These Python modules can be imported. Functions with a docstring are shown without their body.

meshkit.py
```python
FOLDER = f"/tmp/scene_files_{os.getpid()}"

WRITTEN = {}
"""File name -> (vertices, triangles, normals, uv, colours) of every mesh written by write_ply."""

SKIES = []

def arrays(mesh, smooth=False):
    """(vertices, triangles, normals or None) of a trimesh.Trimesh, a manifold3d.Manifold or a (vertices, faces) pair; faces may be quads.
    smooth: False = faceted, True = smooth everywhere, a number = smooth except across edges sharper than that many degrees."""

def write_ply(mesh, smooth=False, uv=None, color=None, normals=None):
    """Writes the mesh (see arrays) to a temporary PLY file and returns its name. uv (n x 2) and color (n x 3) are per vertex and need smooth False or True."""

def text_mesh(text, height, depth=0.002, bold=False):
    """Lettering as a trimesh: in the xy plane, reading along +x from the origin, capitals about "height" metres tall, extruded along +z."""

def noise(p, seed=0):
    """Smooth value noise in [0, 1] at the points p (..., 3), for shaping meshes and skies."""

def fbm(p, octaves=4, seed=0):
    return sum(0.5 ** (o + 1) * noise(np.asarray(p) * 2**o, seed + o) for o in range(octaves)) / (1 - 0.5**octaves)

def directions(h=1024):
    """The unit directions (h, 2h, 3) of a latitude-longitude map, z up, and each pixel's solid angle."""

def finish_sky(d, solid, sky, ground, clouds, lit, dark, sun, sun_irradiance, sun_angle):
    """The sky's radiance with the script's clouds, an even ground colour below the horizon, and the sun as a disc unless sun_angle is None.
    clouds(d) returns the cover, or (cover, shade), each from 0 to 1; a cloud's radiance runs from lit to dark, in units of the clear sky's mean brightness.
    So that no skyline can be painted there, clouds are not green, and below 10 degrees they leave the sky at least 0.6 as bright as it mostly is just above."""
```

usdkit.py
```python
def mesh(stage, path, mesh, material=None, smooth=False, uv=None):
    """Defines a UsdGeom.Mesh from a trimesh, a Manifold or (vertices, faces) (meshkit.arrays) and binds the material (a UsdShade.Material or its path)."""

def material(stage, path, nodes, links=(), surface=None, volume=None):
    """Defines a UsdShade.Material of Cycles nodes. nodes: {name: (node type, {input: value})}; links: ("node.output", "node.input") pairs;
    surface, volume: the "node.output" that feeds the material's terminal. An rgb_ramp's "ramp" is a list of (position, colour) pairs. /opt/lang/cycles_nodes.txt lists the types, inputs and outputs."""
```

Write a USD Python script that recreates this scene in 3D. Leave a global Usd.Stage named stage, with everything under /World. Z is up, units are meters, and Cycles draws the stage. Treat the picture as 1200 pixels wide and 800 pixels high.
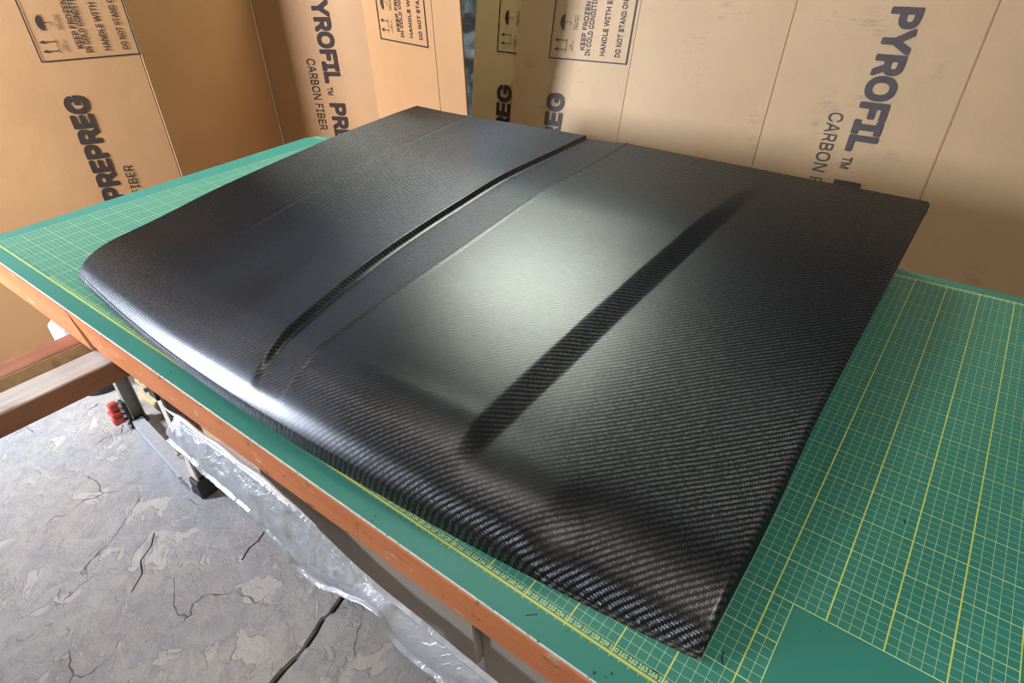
import math, numpy as np, trimesh, usdkit, meshkit
from pxr import Usd, UsdGeom, UsdLux, Gf
from scipy.interpolate import PchipInterpolator
from shapely.geometry import Polygon, LineString, Point, box as sbox
from shapely.ops import unary_union
from shapely import affinity

stage = Usd.Stage.CreateInMemory()
UsdGeom.SetStageUpAxis(stage, UsdGeom.Tokens.z)
UsdGeom.SetStageMetersPerUnit(stage, 1.0)
stage.DefinePrim('/World', 'Xform'); stage.DefinePrim('/World/Looks', 'Scope')
# Everything is written with z = 0 on the cutting mat's top; H lifts it so that the floor is at z = 0.
H = 0.74

# ---------------------------------------------------------------- camera
cam = UsdGeom.Camera.Define(stage, '/World/Camera')
RT = np.array([[0.79363906, 0.60768468, -0.02926394], [-0.32120508, 0.45937522, 0.82813145], [0.51668592, -0.64783774, 0.55976953]])
EYE = np.array([1.72786732, -0.29058321, 0.55960236 + H])
M = np.eye(4); M[:3, :3] = RT; M[3, :3] = EYE
cam.AddTransformOp().Set(Gf.Matrix4d(*M.ravel().tolist()))
cam.CreateHorizontalApertureAttr(36.0); cam.CreateVerticalApertureAttr(24.0)
cam.CreateFocalLengthAttr(36.0 * 716.1 / 1200.0)
cam.CreateClippingRangeAttr(Gf.Vec2f(0.02, 100))
cam.CreateExposureAttr(0.0)

# ---------------------------------------------------------------- light: daylight through a big shop window, and a weak sky
DOOR = dict(x0=-1.55, x1=-0.75, y=-1.35, z0=0.40, z1=1.05)
door = UsdLux.RectLight.Define(stage, '/World/DoorDaylight')
door.AddTranslateOp().Set(Gf.Vec3d((DOOR['x0'] + DOOR['x1']) / 2, DOOR['y'] - 0.18, (DOOR['z0'] + DOOR['z1']) / 2 + H))
door.AddRotateXOp().Set(90.0)
door.CreateWidthAttr(DOOR['x1'] - DOOR['x0']); door.CreateHeightAttr(DOOR['z1'] - DOOR['z0'])
door.CreateIntensityAttr(195.0); door.CreateColorAttr(Gf.Vec3f(0.84, 0.94, 1.14))
dome = UsdLux.DomeLight.Define(stage, '/World/Sky')
dome.CreateIntensityAttr(0.6); dome.CreateColorAttr(Gf.Vec3f(0.75, 0.88, 1.0))
LAMP_POWER, RIGHT_FILL_POWER, TABLE_FILL_POWER = 21.5, 21.0, 6.0

# ---------------------------------------------------------------- helpers
taken = {}
def numbered(parent, name):
    n = taken.get((parent, name), 0); taken[(parent, name)] = n + 1
    return name if n == 0 else f'{name}_{n:03d}'
BASE = {'/World': np.array([0, 0, -H])}
def props(pr, label=None, category=None, group=None, kind=None):
    for k, v in dict(label=label, category=category, group=group, kind=kind).items():
        if v: pr.SetCustomDataByKey(k, v)
    return pr
def thing(name, loc, label=None, category=None, group=None, kind=None):
    nm = numbered('/World', name)
    x = UsdGeom.Xform.Define(stage, '/World/' + nm)
    loc = np.array(loc, float); x.AddTranslateOp().Set(Gf.Vec3d(*(loc + [0, 0, H]).tolist()))
    BASE['/World/' + nm] = loc
    props(x.GetPrim(), label, category, group, kind)
    return '/World/' + nm
def obj(name, mesh, mat, parent='/World', smooth=False, **kw):
    """one Mesh prim; its vertices are given in mat coordinates"""
    if hasattr(mesh, 'to_mesh') or isinstance(mesh, (tuple, list)):
        v, f, _ = meshkit.arrays(mesh)
    else: v, f = np.array(mesh.vertices), np.array(mesh.faces)
    b = BASE[parent]
    path = parent + '/' + numbered(parent, name)
    BASE[path] = b
    m = usdkit.mesh(stage, path, trimesh.Trimesh(v - b, f, process=False), MAT[mat], smooth=smooth)
    props(m.GetPrim(), **kw)
    return path
cat = trimesh.util.concatenate
def bx(x0, x1, y0, y1, z0, z1, ch=0.0):
    """box with chamfered edges"""
    if ch <= 0:
        m = trimesh.creation.box([x1 - x0, y1 - y0, z1 - z0])
        m.apply_translation([(x0 + x1) / 2, (y0 + y1) / 2, (z0 + z1) / 2]); return m
    pts = []
    for a, b, c in ((ch, ch, 0), (ch, 0, ch), (0, ch, ch)):
        for sx in (0, 1):
            for sy in (0, 1):
                for sz in (0, 1):
                    pts.append([x1 - a if sx else x0 + a, y1 - b if sy else y0 + b, z1 - c if sz else z0 + c])
    return trimesh.convex.convex_hull(np.array(pts))
def cyl(a, b, r, n=16):
    return trimesh.creation.cylinder(radius=r, segment=[a, b], sections=n)
def ext(poly, h, z=0.0):
    gs = getattr(poly, 'geoms', [poly])
    m = cat([trimesh.creation.extrude_polygon(g, h, engine='earcut') for g in gs if not g.is_empty]); m.apply_translation([0, 0, z]); return m
def frame(mesh, o, ex, ey, ez):
    m = mesh.copy(); T = np.eye(4); T[:3, 0], T[:3, 1], T[:3, 2], T[:3, 3] = ex, ey, ez, o
    m.vertices = m.vertices @ T[:3, :3].T + T[:3, 3]
    if np.linalg.det(T[:3, :3]) < 0: m.faces = m.faces[:, ::-1]
    return m
def sm(t):
    t = np.clip(t, 0, 1); return t * t * (3 - 2 * t)

# node graph builder
class G:
    def __init__(s): s.n, s.l, s.k = {}, [], 0
    def add(s, kind, out, **inp):
        s.k += 1; nm = f'n{s.k}'; vals = {}
        for k, v in inp.items():
            if isinstance(v, str) and v.startswith('@'): s.l.append((v[1:], f'{nm}.{k}'))
            else: vals[k] = v
        s.n[nm] = (kind, vals); return f'@{nm}.{out}'
    def m(s, op, a, b=0.0, c=0.0): return s.add('math', 'value', math_type=op, value1=a, value2=b, value3=c)
    def mul(s, a, b): return s.m('multiply', a, b)
    def plus(s, a, b): return s.m('add', a, b)
    def mix(s, f, a, b, t='mix'): return s.add('mix', 'color', mix_type=t, fac=f, color1=a, color2=b)
    def pos(s): return s.add('geometry', 'position')
    def xyz(s):
        i = s.add('separate_xyz', 'x', vector=s.pos())[:-2]; return i + '.x', i + '.y', i + '.z'
    def noise(s, scale, detail=3, rough=0.5, vec=None, dist=0.0, out='fac'):
        return s.add('noise_texture', out, scale=scale, detail=detail, roughness=rough, distortion=dist, vector=vec or s.pos())
    def ramp(s, f, stops): return s.add('rgb_ramp', 'color', fac=f, ramp=stops)
    def rng(s, v, a, b, c=0.0, d=1.0): return s.add('map_range', 'result', range_type='linear', value=v, from_min=a, from_max=b, to_min=c, to_max=d, clamp=True)
    def stretch(s, sx, sy, sz): return s.add('mapping', 'vector', mapping_type='point', vector=s.pos(), scale=(sx, sy, sz))
    def bump(s, h, strength=0.3, dist=0.001, **k): return s.add('bump', 'normal', height=h, strength=strength, distance=dist, use_object_space=False, **k)
    def done(s, name, surf):
        MAT[name] = usdkit.material(stage, '/World/Looks/' + name, s.n, s.l, surface=surf[1:])
MAT = {}
def plain(name, col, rough=0.5, **k):
    g = G(); n = g.noise(60, 3)
    c = g.mix(g.rng(n, 0.3, 0.7), tuple(x * 0.9 for x in col), tuple(min(1, x * 1.08) for x in col))
    g.done(name, g.add('principled_bsdf', 'BSDF', base_color=c, roughness=rough, **k))

# ---------------------------------------------------------------- materials
plain('wall_paint', (0.36, 0.35, 0.33), 0.85)
plain('wall_dark', (0.13, 0.14, 0.145), 0.85)
plain('ceiling_paint', (0.10, 0.10, 0.10), 0.9)
plain('aluminium', (0.50, 0.50, 0.51), 0.42, metallic=0.3)
plain('aluminium_dull', (0.30, 0.29, 0.27), 0.55, metallic=0.3)
plain('steel_bolt', (0.75, 0.75, 0.74), 0.28, metallic=1.0)
plain('black_rubber', (0.018, 0.017, 0.016), 0.6)
plain('red_plastic', (0.48, 0.05, 0.035), 0.4)
plain('white_plastic', (0.75, 0.75, 0.73), 0.4)
plain('black_plastic', (0.02, 0.02, 0.022), 0.45)
plain('green_cloth', (0.03, 0.17, 0.11), 0.9)
plain('lamp_housing', (0.8, 0.8, 0.78), 0.5)
plain('ink', (0.034, 0.022, 0.016), 0.7, specular_ior_level=0.12)
plain('ink_sheen', (0.075, 0.060, 0.058), 0.6, specular_ior_level=0.12)  # greyer ink: sheen of light on the print put into its colour
plain('cream_paint', (0.60, 0.54, 0.44), 0.5)
plain('mat_number', (0.62, 0.66, 0.26), 0.5)

g = G(); g.done('lamp_glow', g.add('emission', 'emission', color=(0.93, 1.0, 0.86), strength=LAMP_POWER))
g = G(); g.done('right_fill_glow', g.add('emission', 'emission', color=(1.0, 0.95, 0.88), strength=RIGHT_FILL_POWER))
g = G(); g.done('table_fill_glow', g.add('emission', 'emission', color=(1.0, 0.93, 0.82), strength=TABLE_FILL_POWER))

# kraft cardboard
def kraft(name, a, b, scuff=0.0):
    g = G()
    n1 = g.noise(2.2, 3); n2 = g.noise(260, 2, vec=g.stretch(1, 1, 0.25)); n3 = g.noise(14, 4)
    c = g.mix(g.rng(n1, 0.3, 0.7), a, b)
    c = g.mix(g.mul(g.rng(n3, 0.4, 0.75), 0.10), c, tuple(x * 0.75 for x in a))
    c = g.mix(g.mul(g.rng(n2, 0.45, 0.8), 0.13), c, tuple(x * 0.7 for x in a))
    if scuff:
        n4 = g.noise(9, 5, 0.65); n5 = g.noise(90, 2, vec=g.stretch(0.25, 0.25, 1.6))
        f = g.mul(g.mul(g.rng(n4, 0.58, 0.75), g.rng(n5, 0.45, 0.62)), scuff)
        c = g.mix(f, c, (0.10, 0.085, 0.075))
    x, y, z = g.xyz()
    fl = g.m('sine', g.mul(g.plus(x, g.mul(y, 0.6)), 2 * math.pi / 0.0075))
    h = g.plus(g.mul(fl, 0.05), g.plus(g.mul(n3, 2.5), g.mul(n2, 0.15)))
    g.done(name, g.add('principled_bsdf', 'BSDF', base_color=c, roughness=0.62, specular_ior_level=0.35, normal=g.bump(h, 0.18, 0.0016)))
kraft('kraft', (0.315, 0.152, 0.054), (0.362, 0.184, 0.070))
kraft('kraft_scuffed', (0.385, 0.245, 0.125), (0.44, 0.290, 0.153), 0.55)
kraft('kraft_olive', (0.40, 0.28, 0.13), (0.44, 0.31, 0.15))
kraft('kraft_grey', (0.34, 0.275, 0.225), (0.46, 0.39, 0.33), 0.5)
plain('kraft_crease', (0.30, 0.18, 0.08), 0.8)

# orange painted board
g = G()
n1 = g.noise(6, 4, vec=g.stretch(0.5, 1, 3)); n2 = g.noise(150, 3, vec=g.stretch(0.10, 1, 1)); n3 = g.noise(48, 5, 0.7, vec=g.stretch(0.35, 1, 1)); n4 = g.noise(70, 4, 0.7, vec=g.stretch(0.6, 1, 1)); n6 = g.noise(240, 3, 0.7)
x, y, z = g.xyz()
c = g.mix(g.rng(n1, 0.3, 0.7), (0.64, 0.195, 0.060), (0.76, 0.28, 0.100))
c = g.mix(g.mul(g.rng(n2, 0.5, 0.8), 0.35), c, (0.36, 0.095, 0.035))
c = g.mix(g.mul(g.rng(n6, 0.55, 0.8), 0.35), c, (0.40, 0.11, 0.045))
c = g.mix(g.mul(g.rng(n4, 0.625, 0.665), 0.75), c, (0.10, 0.04, 0.025))
c = g.mix(g.mul(g.rng(n3, 0.615, 0.66), 0.65), c, (0.78, 0.60, 0.45))
c = g.mix(g.mul(g.rng(x, 0.9, 1.7), 0.75), c, g.mix(0.5, c, (0.34, 0.075, 0.035)))  # darker to the right: falloff of the daylight put into the board colour
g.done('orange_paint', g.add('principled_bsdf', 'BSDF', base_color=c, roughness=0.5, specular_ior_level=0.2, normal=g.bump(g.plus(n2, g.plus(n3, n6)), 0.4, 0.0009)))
def wood(name, a, b, dark, sx, sy, sz, rough=0.65):
    g = G()
    n1 = g.noise(5, 3); n2 = g.noise(70, 4, 0.6, vec=g.stretch(sx, sy, sz)); n3 = g.noise(26, 4, 0.6, vec=g.stretch(sx * 1.5, sy * 1.5, sz))
    c = g.mix(g.rng(n2, 0.3, 0.7), a, b)
    c = g.mix(g.mul(g.rng(n3, 0.56, 0.66), 0.8), c, dark)
    g.done(name, g.add('principled_bsdf', 'BSDF', base_color=c, roughness=rough, normal=g.bump(n2, 0.3, 0.0008)))
wood('worn_wood', (0.50, 0.42, 0.36), (0.62, 0.54, 0.48), (0.30, 0.22, 0.17), 1, 0.15, 1)
wood('brown_wood', (0.30, 0.14, 0.065), (0.38, 0.19, 0.095), (0.19, 0.085, 0.04), 1, 0.12, 1)
wood('tan_wood', (0.42, 0.28, 0.13), (0.50, 0.34, 0.17), (0.30, 0.19, 0.08), 0.15, 1, 1)
wood('red_wood', (0.33, 0.115, 0.055), (0.40, 0.15, 0.075), (0.22, 0.07, 0.03), 1, 0.12, 1)
wood('grey_wood', (0.22, 0.18, 0.15), (0.38, 0.32, 0.28), (0.15, 0.115, 0.09), 0.15, 1, 1)

# cutting mat surface: green vinyl with the printed centimetre grid
g = G(); x, y, z = g.xyz()
def near(v, period, width):                     # 1 on lines at the multiples of period
    f = g.m('fraction', g.plus(g.m('divide', v, period), 0.5))
    return g.m('less_than', g.m('absolute', g.plus(f, -0.5)), width / period / 2)
def gt(a, b): return g.m('greater_than', a, b)
def lt(a, b): return g.m('less_than', a, b)
def AND(*a):
    r = a[0]
    for b in a[1:]: r = g.mul(r, b)
    return r
def OR(a, b): return g.m('maximum', a, b)
blank = AND(gt(x, 1.7204), lt(y, 0.1496))
grid = AND(gt(y, 0.0096), lt(y, 0.9404), gt(x, -0.0004), lt(x, 1.9004), g.m('subtract', 1.0, blank))
fine = AND(grid, OR(near(x, 0.01, 0.0006), near(y, 0.01, 0.0006)))
edge172 = AND(gt(x, 1.7194), lt(x, 1.7204), gt(y, 0.0096), lt(y, 0.15))
edge15 = AND(gt(y, 0.1494), lt(y, 0.1506), gt(x, 1.72), lt(x, 1.9))
five_y = AND(grid, near(y, 0.05, 0.0011))
five_x = AND(grid, near(x, 0.05, 0.0015))
ruler = OR(AND(gt(y, -0.0011), lt(y, 0.0011)), AND(gt(y, 0.949), lt(y, 0.951)))
tick = AND(near(x, 0.002, 0.0005), OR(AND(gt(y, -0.0022), lt(y, 0.002)), AND(gt(y, 0.9482), lt(y, 0.9522))))
tick1 = AND(near(x, 0.01, 0.0006), OR(AND(gt(y, -0.004), lt(y, 0.003)), AND(gt(y, 0.947), lt(y, 0.954))))
tick5 = AND(near(x, 0.05, 0.0012), OR(AND(gt(y, -0.003), lt(y, 0.0096)), AND(gt(y, 0.9404), lt(y, 0.952))))
rulers = OR(OR(ruler, OR(tick, tick1)), tick5)
n1 = g.noise(3, 3); n2 = g.noise(700, 2); n3 = g.noise(55, 5, 0.7)
base = g.mix(g.rng(n1, 0.3, 0.7), (0.027, 0.180, 0.138), (0.034, 0.205, 0.158))
base = g.mix(g.mul(n2, 0.25), base, (0.065, 0.31, 0.235))
wear = g.m('subtract', 1.0, g.mul(g.rng(n3, 0.5, 0.75), 0.35))
base = g.mix(g.rng(n3, 0.675, 0.695), base, (0.012, 0.05, 0.045))
c = g.mix(g.mul(fine, g.mul(wear, 0.9)), base, (0.40, 0.56, 0.26))
c = g.mix(g.mul(OR(five_y, OR(edge172, edge15)), 0.9), c, (0.50, 0.60, 0.20))
c = g.mix(g.mul(OR(five_x, rulers), 0.95), c, (0.60, 0.62, 0.12))
g.done('mat_green', g.add('principled_bsdf', 'BSDF', base_color=c, roughness=0.46, specular_ior_level=0.45, normal=g.bump(n2, 0.12, 0.0004)))
g = G(); n = g.noise(190, 4, 0.7)
g.done('mat_core', g.add('principled_bsdf', 'BSDF', base_color=g.mix(g.rng(n, 0.56, 0.64), (0.80, 0.80, 0.77), (0.14, 0.12, 0.11)), roughness=0.7))

# carbon fibre: 2 x 2 twill of anisotropic tows under a satin clear coat
g = G(); x, y, z = g.xyz(); W = 0.0021
x = g.plus(x, g.mul(g.noise(7, 2), 0.006)); y = g.plus(y, g.mul(g.noise(8.5, 2, vec=g.stretch(1.1, 0.9, 1)), 0.006))
i = g.m('floor', g.m('divide', x, W)); j = g.m('floor', g.m('divide', y, W))
k = g.m('floored_modulo', g.m('subtract', i, j), 4.0)
warp = lt(k, 1.5)                                # 1 where the tow along y lies on top
fx = g.m('fraction', g.m('divide', x, W)); fy = g.m('fraction', g.m('divide', y, W))
across = g.add('mix_float', 'result', fac=warp, a=fy, b=fx)
round_ = g.m('subtract', 1.0, g.m('power', g.m('absolute', g.plus(g.mul(across, 2.0), -1.0)), 2.0))
tang = g.add('mix_vector', 'result', fac=warp, a=(0.0, 1.0, 0.0), b=(1.0, 0.0, 0.0))
tone = g.mix(warp, (0.165, 0.162, 0.172), (0.016, 0.016, 0.018))  # light and dark tows: contrast of the fibre sheen put into the colours
streak = g.noise(900, 2)
tone = g.mix(g.mul(streak, 0.35), tone, (0.03, 0.03, 0.032))
rnd = g.add('white_noise_texture', 'value', dimensions='3D', vector=g.add('combine_xyz', 'vector', x=i, y=j, z=0.0))
tone = g.mix(1.0, tone, g.add('combine_color', 'color', r=g.rng(rnd, 0, 1, 0.45, 1.5), g=g.rng(rnd, 0, 1, 0.45, 1.5), b=g.rng(rnd, 0, 1, 0.45, 1.5)), 'multiply')
nb = g.bump(round_, 0.25, 0.0003)
fib = g.add('glossy_bsdf', 'BSDF', color=tone, roughness=0.54, anisotropy=0.94, tangent=tang, normal=nb, distribution='ggx')
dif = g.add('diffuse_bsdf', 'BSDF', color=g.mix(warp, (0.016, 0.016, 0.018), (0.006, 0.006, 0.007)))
basec = g.add('mix_closure', 'closure', fac=0.75, closure1=dif, closure2=fib)
cn = g.bump(g.plus(g.mul(round_, 0.5), g.mul(g.noise(420, 2), 0.4)), 0.14, 0.0003)
coat = g.add('glossy_bsdf', 'BSDF', color=(0.95, 0.95, 0.95), roughness=0.32, distribution='ggx', normal=cn)
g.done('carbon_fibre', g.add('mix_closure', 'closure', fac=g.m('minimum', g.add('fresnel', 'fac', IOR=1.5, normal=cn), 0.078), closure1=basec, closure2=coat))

# concrete: mottled, flaking, with patches where the top skin has come off
g = G()
w = g.add('vector_math', 'vector', math_type='add', vector1=g.pos(), vector2=g.add('vector_math', 'vector', math_type='scale', vector1=g.noise(5, 4, out='color'), scale=0.22))
n1 = g.noise(1.7, 4, 0.6); n0 = g.noise(2.6, 3, 0.5, vec=g.stretch(1, 1, 7)); n2 = g.noise(8, 6, 0.62, dist=0.9); n3 = g.noise(170, 4, 0.7); n4 = g.noise(24, 6, 0.7, dist=0.5); n5 = g.noise(17, 5, 0.6, dist=1.4)
c = g.mix(g.rng(n1, 0.36, 0.64), (0.32, 0.315, 0.32), (0.45, 0.41, 0.355))
c = g.mix(g.rng(n0, 0.42, 0.66, 0, 0.5), c, (0.36, 0.30, 0.265))
c = g.mix(g.mul(g.rng(n4, 0.42, 0.68), 0.5), c, (0.19, 0.187, 0.19))
patch = g.rng(n2, 0.585, 0.605); flake = g.rng(n5, 0.60, 0.615)
c = g.mix(g.mul(patch, 0.6), c, (0.55, 0.50, 0.42))
c = g.mix(g.mul(flake, 0.35), c, (0.50, 0.455, 0.39))
vd = g.add('voronoi_texture', 'distance', feature='distance_to_edge', scale=4.3, vector=w)
crack = g.mul(g.rng(vd, 0.004, 0.009, 1.0, 0.0), g.rng(g.noise(5.3, 3), 0.53, 0.58))
rimf = g.mul(g.m('subtract', g.rng(n5, 0.592, 0.602), flake), 0.5)
c = g.mix(g.plus(g.mul(crack, 0.7), g.mul(rimf, 0.6)), c, (0.05, 0.047, 0.045))
c = g.mix(g.mul(g.rng(n3, 0.55, 0.8), 0.4), c, (0.09, 0.088, 0.085))
h = g.plus(g.plus(g.mul(patch, -1.1), g.plus(g.mul(flake, -0.9), g.mul(crack, -1.6))), g.plus(g.mul(n4, 2.2), g.mul(n3, 0.5)))
g.done('concrete', g.add('principled_bsdf', 'BSDF', base_color=c, roughness=0.72, normal=g.bump(h, 0.7, 0.003)))
plain('crack_dirt', (0.035, 0.03, 0.026), 0.95)

# clear plastic film
def film(name, clear, col):
    g = G(); n = g.noise(11, 4, 0.55, dist=1.6); n2 = g.noise(30, 4, 0.6, dist=2.2, vec=g.stretch(1, 0.5, 1))
    ridge = lambda v, p: g.m('power', g.m('subtract', 1.0, g.m('absolute', g.plus(g.mul(v, 2.0), -1.0))), p)
    r1, r2 = ridge(n, 14.0), ridge(n2, 9.0)
    nb = g.bump(g.plus(g.plus(n, g.mul(r1, 0.35)), g.mul(r2, 0.16)), 0.55, 0.004)
    tl = g.add('translucent_bsdf', 'BSDF', color=col, normal=nb); df = g.add('diffuse_bsdf', 'BSDF', color=col, normal=nb)
    a = g.add('mix_closure', 'closure', fac=0.35, closure1=df, closure2=tl)
    t = g.add('transparent_bsdf', 'BSDF', color=(0.96, 0.97, 0.98))
    see = g.m('maximum', g.m('subtract', g.rng(n, 0.3, 0.75, clear + 0.12, clear - 0.12), g.mul(g.plus(r1, r2), 0.5)), 0.0)
    a = g.add('mix_closure', 'closure', fac=see, closure1=a, closure2=t)
    gl = g.add('glossy_bsdf', 'BSDF', color=(1, 1, 1), roughness=0.30, normal=nb, distribution='ggx')
    g.done(name, g.add('mix_closure', 'closure', fac=g.m('minimum', g.add('fresnel', 'fac', IOR=1.5, normal=nb), 0.22), closure1=a, closure2=gl))
film('clear_film', 0.42, (0.72, 0.73, 0.76))
film('dusty_film', 0.30, (0.30, 0.36, 0.40))

# ---------------------------------------------------------------- the room
def struct(name, mesh, mat, **k): return obj(name, mesh, mat, kind='structure', **k)
X0, X1, Y0, Y1, ZF, ZC = -3.4, 4.2, -1.35, 3.4, -0.74, 3.3
crackline = [(0.835, 0.20), (0.854, 0.131), (0.865, 0.089), (0.863, 0.061), (0.875, 0.032), (0.884, 0.002), (0.889, -0.035), (0.890, -0.064), (0.895, -0.097), (0.905, -0.16), (0.898, -0.24), (0.91, -0.33)]
crk = unary_union([LineString([a, b]).buffer(0.0035 + 0.0045 * abs(math.sin(7.3 * n + 1)), cap_style=1) for n, (a, b) in enumerate(zip(crackline, crackline[1:]))])
crk2 = LineString([(0.505, 0.19), (0.531, 0.139), (0.549, 0.101), (0.55, 0.073), (0.566, 0.043)]).buffer(0.0028)
crk3 = LineString([(0.30, -0.05), (0.335, -0.075), (0.36, -0.115), (0.40, -0.13), (0.43, -0.17)]).buffer(0.002)
slab = sbox(X0, Y0, X1, Y1).difference(unary_union([crk, crk2, crk3]))
fl = struct('floor', ext(slab, 0.02, ZF - 0.02), 'concrete')
obj('crack_bottom', bx(0.2, 1.1, -0.5, 0.4, ZF - 0.03, ZF - 0.014), 'crack_dirt', fl)
struct('wall_back', bx(X0, X1, Y1, Y1 + 0.15, ZF, ZC), 'wall_dark')
struct('wall_left', bx(X0 - 0.15, X0, Y0, Y1, ZF, ZC), 'wall_paint')
struct('wall_right', bx(X1, X1 + 0.15, Y0, Y1, ZF, ZC), 'wall_paint')
struct('wall_front', cat([bx(X0, DOOR['x0'], Y0 - 0.15, Y0, ZF, ZC), bx(DOOR['x1'], X1, Y0 - 0.15, Y0, ZF, ZC), bx(DOOR['x0'], DOOR['x1'], Y0 - 0.15, Y0, DOOR['z1'], ZC), bx(DOOR['x0'], DOOR['x1'], Y0 - 0.15, Y0, ZF, DOOR['z0'])]), 'wall_paint')
struct('trim_1', cat([bx(DOOR['x0'], DOOR['x1'], Y0, Y0 + 0.04, DOOR['z0'] - 0.05, DOOR['z0']), bx(DOOR['x0'] - 0.06, DOOR['x0'], Y0, Y0 + 0.02, DOOR['z0'] - 0.05, DOOR['z1'] + 0.06), bx(DOOR['x1'], DOOR['x1'] + 0.06, Y0, Y0 + 0.02, DOOR['z0'] - 0.05, DOOR['z1'] + 0.06), bx(DOOR['x0'], DOOR['x1'], Y0, Y0 + 0.02, DOOR['z1'], DOOR['z1'] + 0.06)]), 'aluminium_dull')
struct('ceiling', bx(X0 - 0.15, X1 + 0.15, Y0 - 0.15, Y1 + 0.15, ZC, ZC + 0.1), 'ceiling_paint')

# ---------------------------------------------------------------- work table
tb = thing('work_table', (0.9, 0.45, ZF), 'orange painted wooden work table covered by the green cutting mat', 'table')
top_poly = Polygon([(-0.043, -0.02), (1.95, -0.02), (1.95, 0.974), (-0.03, 0.974), (-0.092, 0.9)])
obj('table_top', ext(top_poly, 0.05, -0.0545), 'grey_wood', tb)
def xz(pts, y0, y1):
    m = trimesh.creation.extrude_polygon(Polygon(pts), y1 - y0, engine='earcut')
    v = m.vertices.copy(); m.vertices = np.c_[v[:, 0], y1 - v[:, 2], v[:, 1]]; return m
def wobble(m, seed, a):
    m = m.subdivide_to_size(0.02); v = m.vertices
    low = v[:, 2] < -0.04
    m.vertices[:, 2] = v[:, 2] + np.where(low, a * (meshkit.fbm(np.c_[v[:, 0] * 14, np.zeros(len(v)), np.zeros(len(v))], 3, seed) - 0.5), 0)
    return m
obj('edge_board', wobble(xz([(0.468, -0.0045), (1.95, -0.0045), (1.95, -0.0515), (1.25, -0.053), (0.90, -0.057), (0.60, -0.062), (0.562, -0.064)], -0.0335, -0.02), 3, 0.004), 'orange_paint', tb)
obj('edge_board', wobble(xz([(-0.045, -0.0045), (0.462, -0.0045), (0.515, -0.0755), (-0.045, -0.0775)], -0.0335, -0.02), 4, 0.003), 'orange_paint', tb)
obj('raw_wood_gap', xz([(0.44, -0.006), (0.50, -0.006), (0.56, -0.060), (0.50, -0.070)], -0.029, -0.0205), 'grey_wood', tb, label='bare grey wood showing between the two edge boards')
for (x0, x1, mt, nm) in ((0.406, 0.461, 'red_wood', 'cross_beam'), (0.510, 0.577, 'worn_wood', 'cross_beam')):
    b = bx(x0, x1, -0.46, 0.955, -0.119, -0.0775, 0.002).subdivide_to_size(0.03)
    v = b.vertices; b.vertices = v + np.c_[0 * v[:, 0], 0 * v[:, 0], 0.0015 * (meshkit.fbm(v * 20, 2, 5) - 0.5)]
    p = obj(nm, b, mt, tb, label='reddish brown beam under the tabletop' if mt == 'red_wood' else 'beam with worn whitish top face')
    obj('side_face', bx(x1, x1 + 0.003, -0.458, 0.953, -0.1185, -0.0785, 0.001), 'tan_wood' if mt == 'red_wood' else 'brown_wood', p)
for lx, ly in ((1.83, 0.04), (1.83, 0.86), (0.60, 0.86)):
    obj('leg', bx(lx, lx + 0.07, ly, ly + 0.07, ZF, -0.0545, 0.003), 'brown_wood', tb)

obj('apron_board', bx(1.02, 1.440, -0.018, 0.012, -0.175, -0.0545, 0.002), 'kraft_grey', tb, label='grey brown cardboard packing strip under the edge board')
obj('apron_board', bx(1.4405, 1.93, -0.008, 0.020, -0.34, -0.0545, 0.002), 'kraft_grey', tb, label='darker set-back packing strip at the right')
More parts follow.
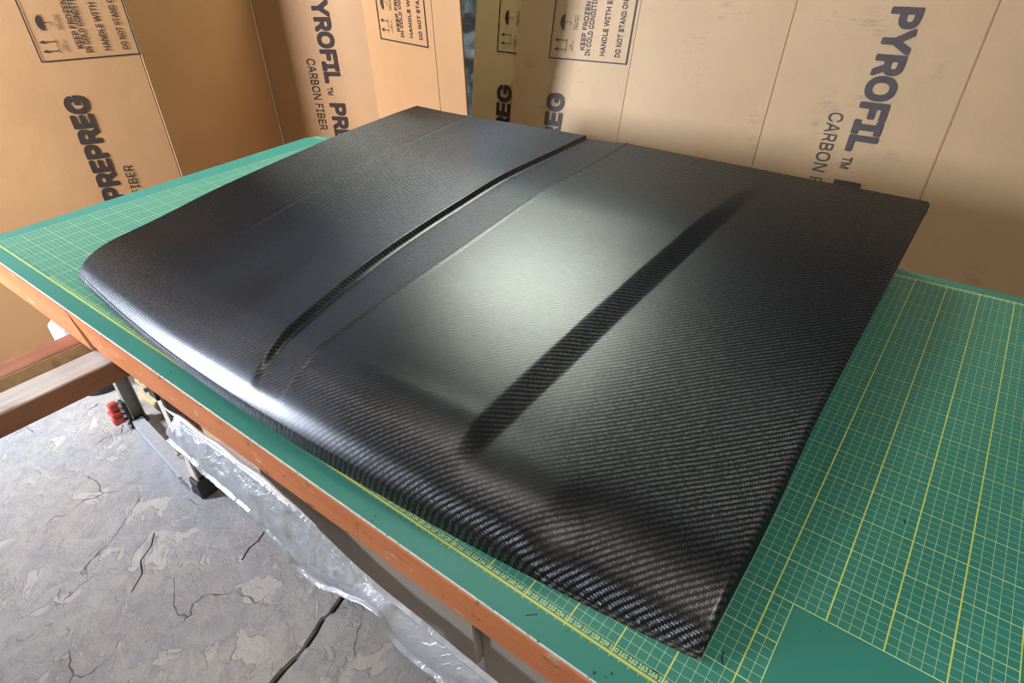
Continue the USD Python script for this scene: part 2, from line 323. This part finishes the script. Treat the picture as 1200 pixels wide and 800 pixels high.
# ---------------------------------------------------------------- cutting mat
mt = thing('cutting_mat', (0.9, 0.45, -0.004), 'large green cutting mat with yellow centimetre grid on the table', 'cutting mat')
mat_poly = Polygon([(-0.045, -0.0315), (1.952, -0.0315), (1.952, 0.978), (-0.045, 0.978), (-0.078, 0.96), (-0.095, 0.92)]).buffer(-0.012).buffer(0.012)
core = ext(mat_poly, 0.0032, -0.0042)
obj('white_core', core, 'mat_core', mt, label='rough white edge layer of the mat')
obj('green_surface', ext(mat_poly.buffer(-0.0012), 0.0010, -0.0010), 'mat_green', mt)
digits = {d: meshkit.text_mesh(d, 0.0046, 0.00008, bold=True) for d in '0123456789'}
wid = {d: 0.0029 for d in digits}
def number(n):
    out = []; s = str(n); t0 = -0.5 * 0.0029 * len(s)
    for q, d in enumerate(s):
        m = digits[d].copy(); c = (m.bounds[0, 0] + m.bounds[1, 0]) / 2
        m.apply_scale([0.82, 1, 1]); m.apply_translation([t0 + (q + 0.5) * 0.0029 - c * 0.82, 0, 0]); out.append(m)
    return cat(out)
nums = []
for n in range(30, 190):
    m = number(n); m.apply_translation([n / 100 + 0.0007, 0.0030, 0.00002]); nums.append(m)
    if n > 160:
        m = number(n); m.apply_transform(trimesh.transformations.rotation_matrix(math.pi, [0, 0, 1])); m.apply_translation([n / 100, 0.9480, 0.00002]); nums.append(m)
obj('ruler_numbers', cat(nums), 'mat_number', mt, kind='stuff')
def cut(pts, w):
    return ext(LineString(pts).buffer(w, cap_style=1), 0.0001, 0.00002)
for c_ in ([cut([(1.515, -0.0165), (1.523, -0.0095)], 0.0006), cut([(1.6835, 0.0625), (1.684, 0.056), (1.687, 0.051)], 0.0007), cut([(1.6385, 0.0085), (1.6435, 0.009)], 0.0006), cut([(1.787, 0.326), (1.789, 0.321)], 0.001)]): obj('cut_mark', c_, 'black_rubber', mt)

# ---------------------------------------------------------------- carbon fibre hood
hd = thing('car_hood', (1.0, 0.48, 0), 'satin black carbon fibre car hood lying on the green mat', 'car hood')
XL, XR = 0.346, 1.669
Yf = lambda x: -0.0005 + 0.0445 * ((x - 1.0) / 0.665) ** 2
Ybk = PchipInterpolator([0.33, 0.57, 0.95, 1.376, 1.68], [1.028, 1.001, 0.994, 0.980, 0.984])
prof = PchipInterpolator([0, .008, .02, .04, .06, .09, .13, .18, .235, .4, .553, .672, .84, 0.90, 1.1], [0, .0100, .0210, .0325, .0400, .0470, .0530, .0590, .0650, .0825, .0975, .1085, .1185, .1215, .1265])
g1x = PchipInterpolator([-.1, .01, .09, .2, .34, .5, .75, 1.1], [1.03, 1.003, .982, .967, .955, .950, .948, .955])
l2x = PchipInterpolator([-.1, .01, .10, .2, .36, .62, 1.1], [1.085, 1.076, 1.063, 1.064, 1.069, 1.066, 1.059])
def lip(x): return 0.010 + 0.009 * np.exp(-((x - 1.25) / 0.28) ** 2) - 0.009 * sm((x - 1.47) / 0.06)
def hood_z(x, d):
    cr = 0.007 * (1 - ((x - 1.0) / 0.665) ** 2) * sm(d / 0.35)
    z = 0.0105 + (lip(x) - 0.0105) * (1 - sm(d / 0.14)) + prof(d) + cr
    xl, xr = 0.632 - 0.058 * d, 1.337 + 0.042 * d
    hb = 0.0125 - 0.0120 * sm((d - 0.60) / 0.34)
    z = z + hb * (0.30 * sm((x - (xl - 0.024)) / 0.028) + 0.70 * sm((x - xl + 0.02) / 0.36)) * sm((d - 0.10) / 0.35) * sm(((xr + 0.038) - x) / 0.038) \
          + hb * (1 - sm((d - 0.10) / 0.35)) * sm((d - 0.005) / 0.11) * sm((x - 0.75) / 0.2) * sm(((xr + 0.038) - x) / 0.038)
    w1 = 0.0055 + 0.0115 * (1 - sm(d / 0.42))
    a, b = g1x(d), l2x(d)
    z = z - (0.0085 - 0.0078 * np.clip((x - a - w1) / (b - a - w1), 0, 1)) * sm((d - 0.012) / 0.06) * sm((x - a) / w1) * sm((b + 0.004 - x) / 0.006)
    z = z - 0.0070 * np.exp(-((d - 0.15) / 0.12) ** 2) * sm((np.abs(x - 1.0) - 0.42) / 0.22)
    f_ = sm((d - 0.012) / 0.06)
    bead = lambda c, w: np.exp(-((x - c) / w) ** 2)
    z = z + 0.0010 * bead(xl + 0.004, 0.006) * sm((d - 0.10) / 0.35) + 0.0014 * sm((d - 0.12) / 0.2) * (bead(a - 0.0025, 0.0028) + bead(a + w1 + 0.002, 0.0028)) + f_ * 0.0012 * bead(b + 0.003, 0.0032)
    for e in (x - XL, XR - x):
        r = 0.007; q = np.clip(r - e, 0, r); z = z - (r - np.sqrt(np.maximum(r * r - q * q, 0)))
    return z
xs = np.unique(np.round(np.concatenate([np.linspace(XL, XR, 230), np.arange(0.94, 1.10, 0.0009), np.arange(0.54, 0.64, 0.0022), np.arange(1.33, 1.425, 0.0022), XL + 0.007 * (1 - np.cos(np.linspace(0, 1.5, 8))), XR - 0.007 * (1 - np.cos(np.linspace(0, 1.5, 8)))]), 5))
xs = xs[np.r_[True, np.diff(xs) > 2e-4]]
ts = np.unique(np.concatenate([np.linspace(0, 0.06, 36) , np.linspace(0.06, 0.16, 26), np.linspace(0.16, 1, 90)]))
XX, TT = np.meshgrid(xs, ts)
L = Ybk(XX) - Yf(XX); DD = TT * L; YY = Yf(XX) + DD
ZZ = np.maximum(hood_z(XX, DD), 0.0036 + 0.002 * np.minimum(DD / 0.05, 1))
nt, nx = XX.shape
def gridfaces(nt, nx, flip=False):
    a = (np.arange(nt - 1)[:, None] * nx + np.arange(nx - 1)).ravel()
    f = np.vstack([np.c_[a, a + 1, a + nx + 1], np.c_[a, a + nx + 1, a + nx]])
    return f[:, ::-1] if flip else f
XX = XX + 0.009 * sm(DD / 0.9) * np.maximum(XX - 1.0, 0) / 0.669
topv = np.c_[XX.ravel(), YY.ravel(), ZZ.ravel()]
botv = topv - [0, 0, 0.0025]
F = gridfaces(nt, nx)
rim = np.concatenate([np.arange(nx), np.arange(1, nt) * nx + nx - 1, (nt - 1) * nx + np.arange(nx - 2, -1, -1), np.arange(nt - 2, 0, -1) * nx])
r2 = np.roll(rim, -1); n0 = len(topv)
side = np.vstack([np.c_[rim, rim + n0, r2 + n0], np.c_[rim, r2 + n0, r2]])
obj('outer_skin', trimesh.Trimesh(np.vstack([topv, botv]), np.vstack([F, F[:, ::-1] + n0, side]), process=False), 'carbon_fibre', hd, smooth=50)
def wall_strip(top, thick_dir, z_low, t=0.0025, curl=0.0):
    """a thin wall hanging from the polyline TOP down to z_low (per point)"""
    n = len(top); low = top.copy(); low[:, 2] = z_low; low[:, :2] = low[:, :2] + curl * np.array(thick_dir)[:2]
    inn_t, inn_l = top + t * np.array(thick_dir), low + t * np.array(thick_dir)
    V = np.vstack([top, low, inn_l, inn_t]); f = []
    for r in range(4):
        a, b = r * n, ((r + 1) % 4) * n
        i = np.arange(n - 1); f += [np.c_[a + i, b + i, b + i + 1], np.c_[a + i, b + i + 1, a + i + 1]]
    f += [np.array([[0, n, 2 * n], [0, 2 * n, 3 * n]]), np.array([[n - 1, 2 * n - 1, 3 * n - 1], [n - 1, 3 * n - 1, 4 * n - 1]])]
    m = trimesh.Trimesh(V, np.vstack(f), process=False); m.fix_normals(); return m
up = 0.0012
edge = lambda sel: topv.reshape(nt, nx, 3)[sel] - [0, 0, up]
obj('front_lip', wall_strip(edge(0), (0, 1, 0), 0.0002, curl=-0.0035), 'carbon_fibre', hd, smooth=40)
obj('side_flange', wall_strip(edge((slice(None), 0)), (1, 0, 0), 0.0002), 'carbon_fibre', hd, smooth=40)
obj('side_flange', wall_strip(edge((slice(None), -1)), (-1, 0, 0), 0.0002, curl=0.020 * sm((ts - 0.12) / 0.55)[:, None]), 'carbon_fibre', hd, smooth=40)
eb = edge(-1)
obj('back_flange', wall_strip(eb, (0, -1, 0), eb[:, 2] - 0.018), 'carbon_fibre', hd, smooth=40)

# ---------------------------------------------------------------- cartons (opened, standing, with printed sides)
def nrm(v): v = np.array(v, float); return v / np.linalg.norm(v)
class Side:
    """a flat cardboard panel: origin P, s along it, t up it, n out of its printed face"""
    def __init__(s, P, d, u, k): s.P, s.d, s.u, s.k = np.array(P, float), nrm(d), nrm(u), k; s.n = nrm(np.cross(s.d, s.u))
    def w(s, a, b, c=0.0): return s.P + a * s.d + b * s.u + c * s.n
    def board(s, s0, s1, t0, t1, th=0.006):
        m = bx(s0, s1, t0, t1, -th, 0, 0.0012)
        m = m.subdivide_to_size(0.06); v = m.vertices
        v[:, 2] += 0.003 * (meshkit.fbm(np.c_[v[:, 0] * 4, v[:, 1] * 4, 0 * v[:, 0]], 3, 9) - 0.5) * (np.minimum(np.minimum(v[:, 0] - s0, s1 - v[:, 0]), 0.06) / 0.06)
        m.vertices = v
        return frame(m, s.P, s.d, s.u, s.n)
    def flat(s, poly): return frame(ext(poly, 0.0002, 0.0022), s.P, s.d, s.u, s.n)
    def text(s, txt, base, cap, start, end=None, ref=None, up=True, bold=True, fat=0.0):
        """base, cap: s of the baseline and of the capitals' top; start, end: t of the first and last letter (of REF, if given)"""
        k = s.k; h = abs(cap - base) * k
        m = meshkit.text_mesh(txt, h, 0.0002, bold=bold); r = meshkit.text_mesh(ref or txt, h, 0.0002, bold=bold)
        if fat:
            tri = m.triangles[m.face_normals[:, 2] < -0.5][:, :, :2]
            pl = unary_union([Polygon(t).buffer(1e-6) for t in tri]).buffer(fat * h, join_style=2).simplify(0.004 * h)
            m = ext(affinity.scale(pl, 1, 1 / (1 + 2 * fat), origin=(0, h / 2)), 0.0002); r = m
        m.apply_translation([-r.bounds[0, 0], 0, 0.0022])
        m.apply_scale([abs(end - start) * k / (r.bounds[1, 0] - r.bounds[0, 0]), 1, 1])
        return frame(m, s.w(base * k, start * k), s.u if up else -s.u, -s.d if up else s.d, s.n)
def handling_mark(S, top=0.50, right=True):
    k = S.k; P = lambda *p: [(a * k, b * k) for a, b in p]
    line = lambda pts, w: LineString(P(*pts)).buffer(w * k / 2, cap_style=2, join_style=2)
    sh = []
    sh.append(line([(-.170, top), (-.170, .2955), (.0395, .2955), (.0395, top)], .0031) if right else line([(-.170, top), (-.170, .2955), (.0395, .2955)], .0031))
    for tt in (.3165, .3365):
        sh += [line([(-.150, tt), (-.1265, tt)], .0017), Polygon(P((-.160, tt), (-.149, tt - .0042), (-.149, tt + .0042)))]
    sh.append(line([(-.1255, .3105), (-.1255, .3405)], .0012))
    arc = [(-.138 - .012 * math.sin(a), .3765 - .0165 * math.cos(a)) for a in np.linspace(0, math.pi, 15)]
    sh += [Polygon(P(*arc)), line([(-.139, .3765), (-.122, .3765), (-.1205, .374), (-.1205, .3705), (-.1225, .369)], .0011)]
    for q in range(6):
        a = 0.5 + q * 0.43
        sh.append(line([(-.139 - .0145 * math.sin(a), .3765 - .0175 * math.cos(a)), (-.139 - .018 * math.sin(a), .3765 - .021 * math.cos(a))], .0007))
    out = [S.flat(unary_union(sh))]
    T = lambda *a, **q: out.append(S.text(*a, **q))
    T('KEEP FROZEN', -.0755, -.0870, .3175, .421); T('IN COLD CONDITION', -.0595, -.0712, .3065, .3595, ref='IN COLD')
    T('HANDLE WITH EXTRA CARE', -.0205, -.0322, .3090, .411, ref='HANDLE WITH'); T('DO NOT STAND ON', .0190, .0072, .3080, .4035, ref='DO NOT STAND')
    T('THIS', -.1125, -.1165, .3165, .330, bold=False); T('SIDE UP', -.1065, -.1105, .3125, .3385, bold=False)
    T('KEEP AWAY', -.1075, -.1115, .3600, .391, bold=False); T('FROM RAIN', -.1015, -.1055, .3610, .392, bold=False)
    return cat(out)
def brand_down(S, more=True):
    o = [S.text('PYROFIL', .2015, .2500, .4320, .1820, up=False, fat=0.045), S.text('TM', .2020, .2180, .1710, .1490, up=False), S.text('CARBON FIBER', .1530, .1780, .2480, .0470, up=False, bold=False)]
    if more: o.append(S.text('PREPREG', .2015, .2495, .1270, -.141, up=False, fat=0.045))
    return cat(o)
def brand_up(S, fiber=True):
    o = [S.text('PREPREG', -.1120, -.1600, -.052, .2165, fat=0.045)]
    if fiber: o.append(S.text('CARBON FIBER', -.0680, -.0900, -.170, .0340, bold=False))
    return cat(o)

yaw = lambda a: (math.cos(math.radians(a)), math.sin(math.radians(a)), 0)
UPV, LEAN = (0, 0, 1), (.029, .187, 1)
def between(a, b, u=UPV): a, b = np.array(a), np.array(b); return Side(a, b - a, u, 1.0), float(np.linalg.norm(b - a))
# left carton: four panels folded like a screen
ca = thing('opened_carton', (-0.45, 0.9, ZF), 'orange-lit kraft carton unfolded like a screen, behind the left end of the table', 'carton')
SA = Side((-0.5665, 0.6384, -0.1237), yaw(60.5), UPV, 1.3)
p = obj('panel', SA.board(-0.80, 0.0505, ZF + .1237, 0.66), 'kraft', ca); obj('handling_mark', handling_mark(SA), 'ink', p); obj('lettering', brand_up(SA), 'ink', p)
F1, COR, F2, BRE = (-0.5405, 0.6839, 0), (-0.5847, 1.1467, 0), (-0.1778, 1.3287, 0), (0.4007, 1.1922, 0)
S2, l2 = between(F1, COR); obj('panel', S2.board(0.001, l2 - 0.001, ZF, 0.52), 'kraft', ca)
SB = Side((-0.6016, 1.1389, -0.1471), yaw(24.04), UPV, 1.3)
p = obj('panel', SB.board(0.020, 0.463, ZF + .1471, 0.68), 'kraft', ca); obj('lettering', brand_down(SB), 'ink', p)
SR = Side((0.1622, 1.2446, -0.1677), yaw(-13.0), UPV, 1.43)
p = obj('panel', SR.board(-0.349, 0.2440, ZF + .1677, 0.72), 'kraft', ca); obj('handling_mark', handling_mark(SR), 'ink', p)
for (x, y, _) in (F1, COR, F2): obj('fold', cyl((x, y + 0.003, ZF), (x, y + 0.003, 0.52), 0.0028, 8), 'kraft_crease', ca)
SF = Side((0.1622, 1.2446, -0.1677), yaw(-13.0), UPV, 1.0)
obj('fold', frame(bx(0.095, 0.0965, -0.57, 0.71, 0.0016, 0.0026), SF.P, SF.d, SF.u, SF.n), 'kraft_crease', ca)

# narrow dark carton standing behind the other two
cc = thing('opened_carton', (0.3, 1.48, ZF), 'shaded olive brown carton panel seen in the gap behind the two big cartons', 'carton')
SC = Side((0.464, 1.475, -0.1897), yaw(-3.0), (-.005, .183, 1), 1.339)
p = obj('panel', SC.board(-0.342, 0.02, -0.558, 0.72), 'kraft_olive', cc); obj('handling_mark', handling_mark(SC, right=False), 'ink', p); obj('lettering', brand_up(SC, False), 'ink', p)

# right carton leaning back, four panels side by side
cd = thing('opened_carton', (1.3, 1.42, ZF), 'wide tan kraft carton with scuffed folds, leaning behind the right side of the table', 'carton')
D0, D1, D2, D3, D4 = [np.array((a, b, -0.1679)) for a, b in ((0.3656, 1.4106), (0.7816, 1.4288), (1.2145, 1.4249), (1.6318, 1.4106), (2.3416, 1.3872))]
T0, T1 = -0.5815, 0.70
S = Side((0.7166, 1.4262, -0.1679), (1, .046, 0), LEAN, 1.3)
p = obj('panel', S.board(-0.351, 0.0645, T0, T1), 'kraft_scuffed', cd); obj('handling_mark', handling_mark(S), 'ink_sheen', p); obj('lettering', brand_up(S, False), 'ink_sheen', p)
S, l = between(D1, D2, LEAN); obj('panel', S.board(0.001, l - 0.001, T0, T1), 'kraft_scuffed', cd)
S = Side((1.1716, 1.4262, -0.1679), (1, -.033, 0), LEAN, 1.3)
p = obj('panel', S.board(0.0440, 0.4590, T0, T1), 'kraft_scuffed', cd); obj('lettering', brand_down(S), 'ink_sheen', p)
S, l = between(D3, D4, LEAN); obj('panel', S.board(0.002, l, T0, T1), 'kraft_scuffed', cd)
for q in (D1, D2, D3):
    a = q + T0 * nrm(LEAN) + [0, 0.004, 0]; b = q + T1 * nrm(LEAN) + [0, 0.004, 0]
    obj('fold', cyl(a, b, 0.0032, 8), 'kraft_crease', cd)

# ---------------------------------------------------------------- crumpled clear plastic hanging behind the cartons
gx, gz = np.meshgrid(np.linspace(-0.75, 0.75, 90), np.linspace(ZF + 0.01, 1.5, 110))
q = np.c_[gx.ravel() * 9, gz.ravel() * 7, 0 * gx.ravel()]
rd = np.abs(meshkit.fbm(q, 4, 21) - 0.5)
gy = 1.95 + 0.35 * rd.reshape(gx.shape) + 0.02 * np.sin(gx * 25)
pv = np.c_[gx.ravel(), gy.ravel(), gz.ravel()]
FA = gridfaces(*gx.shape)
def sheet(v, f, nt, nx, t):
    n = len(v); rim = np.concatenate([np.arange(nx), np.arange(1, nt) * nx + nx - 1, (nt - 1) * nx + np.arange(nx - 2, -1, -1), np.arange(nt - 2, 0, -1) * nx]); r2 = np.roll(rim, -1)
    return trimesh.Trimesh(np.vstack([v, v + t]), np.vstack([f, f[:, ::-1] + n, np.c_[rim, rim + n, r2 + n], np.c_[rim, r2 + n, r2]]), process=False)
obj('plastic_sheet', sheet(pv, FA, *gx.shape, np.array([0, 0.0012, 0])), 'dusty_film', smooth=True, label='crumpled bluish clear plastic sheet hanging in the gap behind the cartons', category='plastic sheet')

# ---------------------------------------------------------------- plastic film gathered under the table edge
ftop = np.array([[0.83, -0.066], [0.876, -0.064], [0.995, -0.061], [1.079, -0.062], [1.145, -0.067], [1.169, -0.074], [1.233, -0.094], [1.309, -0.107], [1.382, -0.110], [1.422, -0.114], [1.479, -0.118], [1.62, -0.13]])
fbot = np.array([[0.806, -0.125], [0.889, -0.129], [0.929, -0.140], [0.968, -0.140], [1.036, -0.142], [1.066, -0.160], [1.113, -0.179], [1.134, -0.203], [1.168, -0.202], [1.234, -0.166], [1.316, -0.133], [1.337, -0.169], [1.379, -0.182], [1.411, -0.179], [1.468, -0.185], [1.62, -0.20]])
A_, B_ = PchipInterpolator(*ftop.T), PchipInterpolator(*fbot.T)
nu, nv = 260, 60
U, V = np.meshgrid(np.linspace(0, 1, nu), np.linspace(0, 1, nv))
xa = 0.84 + (1.62 - 0.84) * U; xb = 0.806 + (1.62 - 0.806) * U
fxx = xa * (1 - V) + xb * V; fz = A_(xa) * (1 - V) + B_(xb) * V
q = np.c_[fxx.ravel() * 16, fz.ravel() * 22, V.ravel() * 0]
wr = np.abs(meshkit.fbm(q, 4, 5) - 0.5).reshape(U.shape); wr2 = np.abs(meshkit.fbm(q * 2.6 + 7, 3, 8) - 0.5).reshape(U.shape)
fy = -0.0375 - 0.0145 * V - 0.010 * np.sin(np.pi * V) - (0.012 * wr + 0.004 * wr2) * np.minimum(1, 6 * V + 0.15) - 0.006 * np.exp(-((V - 0.04) / 0.04) ** 2) - 0.007 * np.exp(-((V - 0.97) / 0.03) ** 2)
pf = thing('plastic_film', (1.2, -0.04, -0.2), 'wrinkled clear plastic film bunched along the table edge, above the floor', 'plastic film')
obj('film_sheet', sheet(np.c_[fxx.ravel(), fy.ravel(), fz.ravel()], gridfaces(nv, nu), nv, nu, np.array([0, 0.0008, 0])), 'clear_film', pf, smooth=True)
def tube_along(pts, r, n=8):
    P = np.array(pts); T = np.gradient(P, axis=0); T /= np.linalg.norm(T, axis=1)[:, None]
    a = np.cross(T, [0, 0.2, 1]); a /= np.linalg.norm(a, axis=1)[:, None]; b = np.cross(T, a)
    an = np.arange(n) * 2 * np.pi / n
    V = P[:, None] + np.asarray(r).reshape(-1, 1, 1) * (np.cos(an)[None, :, None] * a[:, None] + np.sin(an)[None, :, None] * b[:, None])
    m = len(P); i, j = np.meshgrid(np.arange(m - 1), np.arange(n), indexing='ij'); A0 = i * n + j; B0 = i * n + (j + 1) % n
    f = np.vstack([np.c_[A0.ravel(), B0.ravel(), (B0 + n).ravel()], np.c_[A0.ravel(), (B0 + n).ravel(), (A0 + n).ravel()]])
    return trimesh.Trimesh(V.reshape(-1, 3), f, process=False)
xx = np.linspace(0.80, 1.19, 60)
plain('film_roll', (0.78, 0.79, 0.81), 0.35)
obj('rolled_edge', tube_along(np.c_[xx, -0.0400 + 0.001 * np.sin(xx * 60), A_(np.maximum(xx, 0.83)) - 0.0005], 0.0036 * np.clip((1.2 - xx) / 0.1, 0.25, 1) * np.clip((xx - 0.79) / 0.06, 0.3, 1), 8), 'film_roll', pf, smooth=True)

# ---------------------------------------------------------------- aluminium folding trestle on the floor under the table's left end
tr = thing('folding_trestle', (0.05, 0.13, ZF), 'aluminium folding trestle with black rubber foot and red locking hinge on the concrete floor', 'trestle')
obj('bottom_rail', ext(Polygon([(-0.164, 0.119), (0.262, 0.083), (0.262, 0.121), (-0.164, 0.152)]), 0.026, ZF + 0.004), 'aluminium', tr)
post = cat([bx(-0.196, -0.190, 0.125, 0.164, ZF + 0.006, -0.0775), bx(-0.190, -0.165, 0.125, 0.129, ZF + 0.006, -0.0775), bx(-0.190, -0.165, 0.161, 0.164, ZF + 0.006, -0.0775)])
obj('post', post, 'aluminium_dull', tr)
post = cat([bx(0.262, 0.268, 0.100, 0.160, ZF + 0.008, -0.056), bx(0.268, 0.292, 0.1555, 0.160, ZF + 0.008, -0.056)])
obj('post', post, 'aluminium', tr)
obj('front_flange', bx(0.260, 0.294, 0.097, 0.1025, ZF + 0.008, -0.056, 0.001), 'cream_paint', tr)
obj('web_board', bx(0.268, 0.283, 0.103, 0.155, ZF + 0.05, -0.2, 0.001), 'grey_wood', tr)
for x0, x1 in ((0.248, 0.304),):
    obj('rubber_foot', bx(x0 + 0.008, x1, 0.088, 0.172, ZF, ZF + 0.062, 0.004), 'black_rubber', tr)
obj('rubber_foot', bx(-0.205, -0.166, 0.118, 0.170, ZF, ZF + 0.02, 0.004), 'black_rubber', tr)
obj('hinge_plate', bx(-0.196, -0.166, 0.113, 0.1245, ZF + 0.005, ZF + 0.105, 0.003), 'black_plastic', tr)
red = cat([bx(-0.222, -0.180, 0.080, 0.113, ZF + 0.055, ZF + 0.070, 0.004), bx(-0.214, -0.190, 0.086, 0.113, ZF + 0.070, ZF + 0.100, 0.004), bx(-0.205, -0.180, 0.078, 0.113, ZF + 0.025, ZF + 0.055, 0.005)])
obj('locking_lever', red, 'red_plastic', tr)
for q in range(5): obj('rivet', cyl((-0.172, 0.114, ZF + 0.016 + 0.020 * q), (-0.172, 0.106, ZF + 0.016 + 0.020 * q), 0.006, 10), 'steel_bolt', tr)
for q in range(3):
    for r_ in range(2):
        obj('rivet', cyl((0.200 + 0.020 * q, 0.092, ZF + 0.010 + 0.0145 * r_), (0.200 + 0.020 * q, 0.080, ZF + 0.010 + 0.0145 * r_), 0.0058, 10), 'steel_bolt', tr)
obj('rivet', cyl((0.256, 0.100, -0.60), (0.256, 0.088, -0.60), 0.009, 10), 'steel_bolt', tr)
obj('top_bracket', cat([bx(0.258, 0.300, 0.088, 0.0968, -0.385, -0.31, 0.003), bx(0.254, 0.260, 0.090, 0.165, -0.385, -0.31, 0.002)]), 'black_plastic', tr)
for q in range(2): obj('rivet', cyl((0.258, 0.088, -0.335 - 0.03 * q), (0.258, 0.080, -0.335 - 0.03 * q), 0.006, 10), 'steel_bolt', tr)

# things stored under the table
obj('wooden_pole', cyl((-0.28, 0.225, ZF + 0.030), (0.35, 0.245, ZF + 0.030), 0.030, 16), 'tan_wood', smooth=40, label='thicker pale round wooden pole lying on the floor behind the trestle', category='wooden pole')
obj('wooden_pole', cyl((-0.30, 0.225, ZF + 0.0765), (0.35, 0.245, ZF + 0.0765), 0.016, 14), 'tan_wood', smooth=40, label='thinner pale wooden pole resting on top of the thicker pole', category='wooden pole')
obj('green_glove', trimesh.Trimesh(*(lambda m: (m.vertices * [0.05, 0.03, 0.03] * (1 + 0.5 * (meshkit.fbm(m.vertices * 2.5, 3, 4)[:, None] - 0.5)) + [0.43, 0.21, ZF + 0.242], m.faces))(trimesh.creation.icosphere(4))), 'green_cloth', smooth=True, label='crumpled dark green cloth on the brown box under the table', category='cloth')
bbx = thing('cardboard_box', (0.55, 0.35, ZF), 'brown closed cardboard box on the floor under the table, behind the trestle post', 'box')
obj('body', bx(0.37, 0.80, 0.165, 0.55, ZF, ZF + 0.21, 0.003), 'kraft_grey', bbx); obj('lid_flap', bx(0.371, 0.80, 0.166, 0.355, ZF + 0.21, ZF + 0.214, 0.001), 'kraft_grey', bbx); obj('lid_flap', bx(0.371, 0.80, 0.358, 0.549, ZF + 0.21, ZF + 0.214, 0.001), 'kraft_grey', bbx)
wc = thing('white_container', (-0.60, 0.16, ZF), 'white plastic container with black base at far left under the table', 'container')
obj('body', cyl((-0.50, 0.165, ZF + 0.04), (-0.50, 0.165, ZF + 0.27), 0.065, 28), 'white_plastic', wc, smooth=40)
obj('base', cyl((-0.50, 0.165, ZF), (-0.50, 0.165, ZF + 0.04), 0.068, 28), 'black_plastic', wc, smooth=40)

# ---------------------------------------------------------------- ceiling lamp over the cartons, and two unseen lamps added as fill
def ceiling_lamp(LX, LY, LZ, a, b, glow, label):
    lp = thing('ceiling_lamp', (LX, LY, LZ), label, 'lamp')
    obj('housing', bx(LX - a - 0.03, LX + a + 0.03, LY - b - 0.03, LY + b + 0.03, LZ + 0.012, LZ + 0.06, 0.006), 'lamp_housing', lp)
    obj('diffuser', bx(LX - a, LX + a, LY - b, LY + b, LZ, LZ + 0.013, 0.003), glow, lp)
    for q in (-0.6, 0.6): obj('hanger', cyl((LX + a * q, LY, LZ + 0.06), (LX + a * q, LY, ZC), 0.004, 8), 'aluminium_dull', lp)
ceiling_lamp(0.0, 1.78, 1.78, 0.48, 0.40, 'lamp_glow', 'fluorescent ceiling lamp hanging behind the cartons')
ceiling_lamp(2.70, -0.75, 2.20, 0.60, 0.19, 'right_fill_glow', 'added unseen fill lamp hanging beyond the right end of the work table')  # unseen, added to fill the mat and the cartons from the right
ceiling_lamp(0.45, -0.15, 2.35, 0.60, 0.19, 'table_fill_glow', 'added unseen warm fill lamp hanging right above the work table')  # unseen, added to brighten the left carton's inner panels
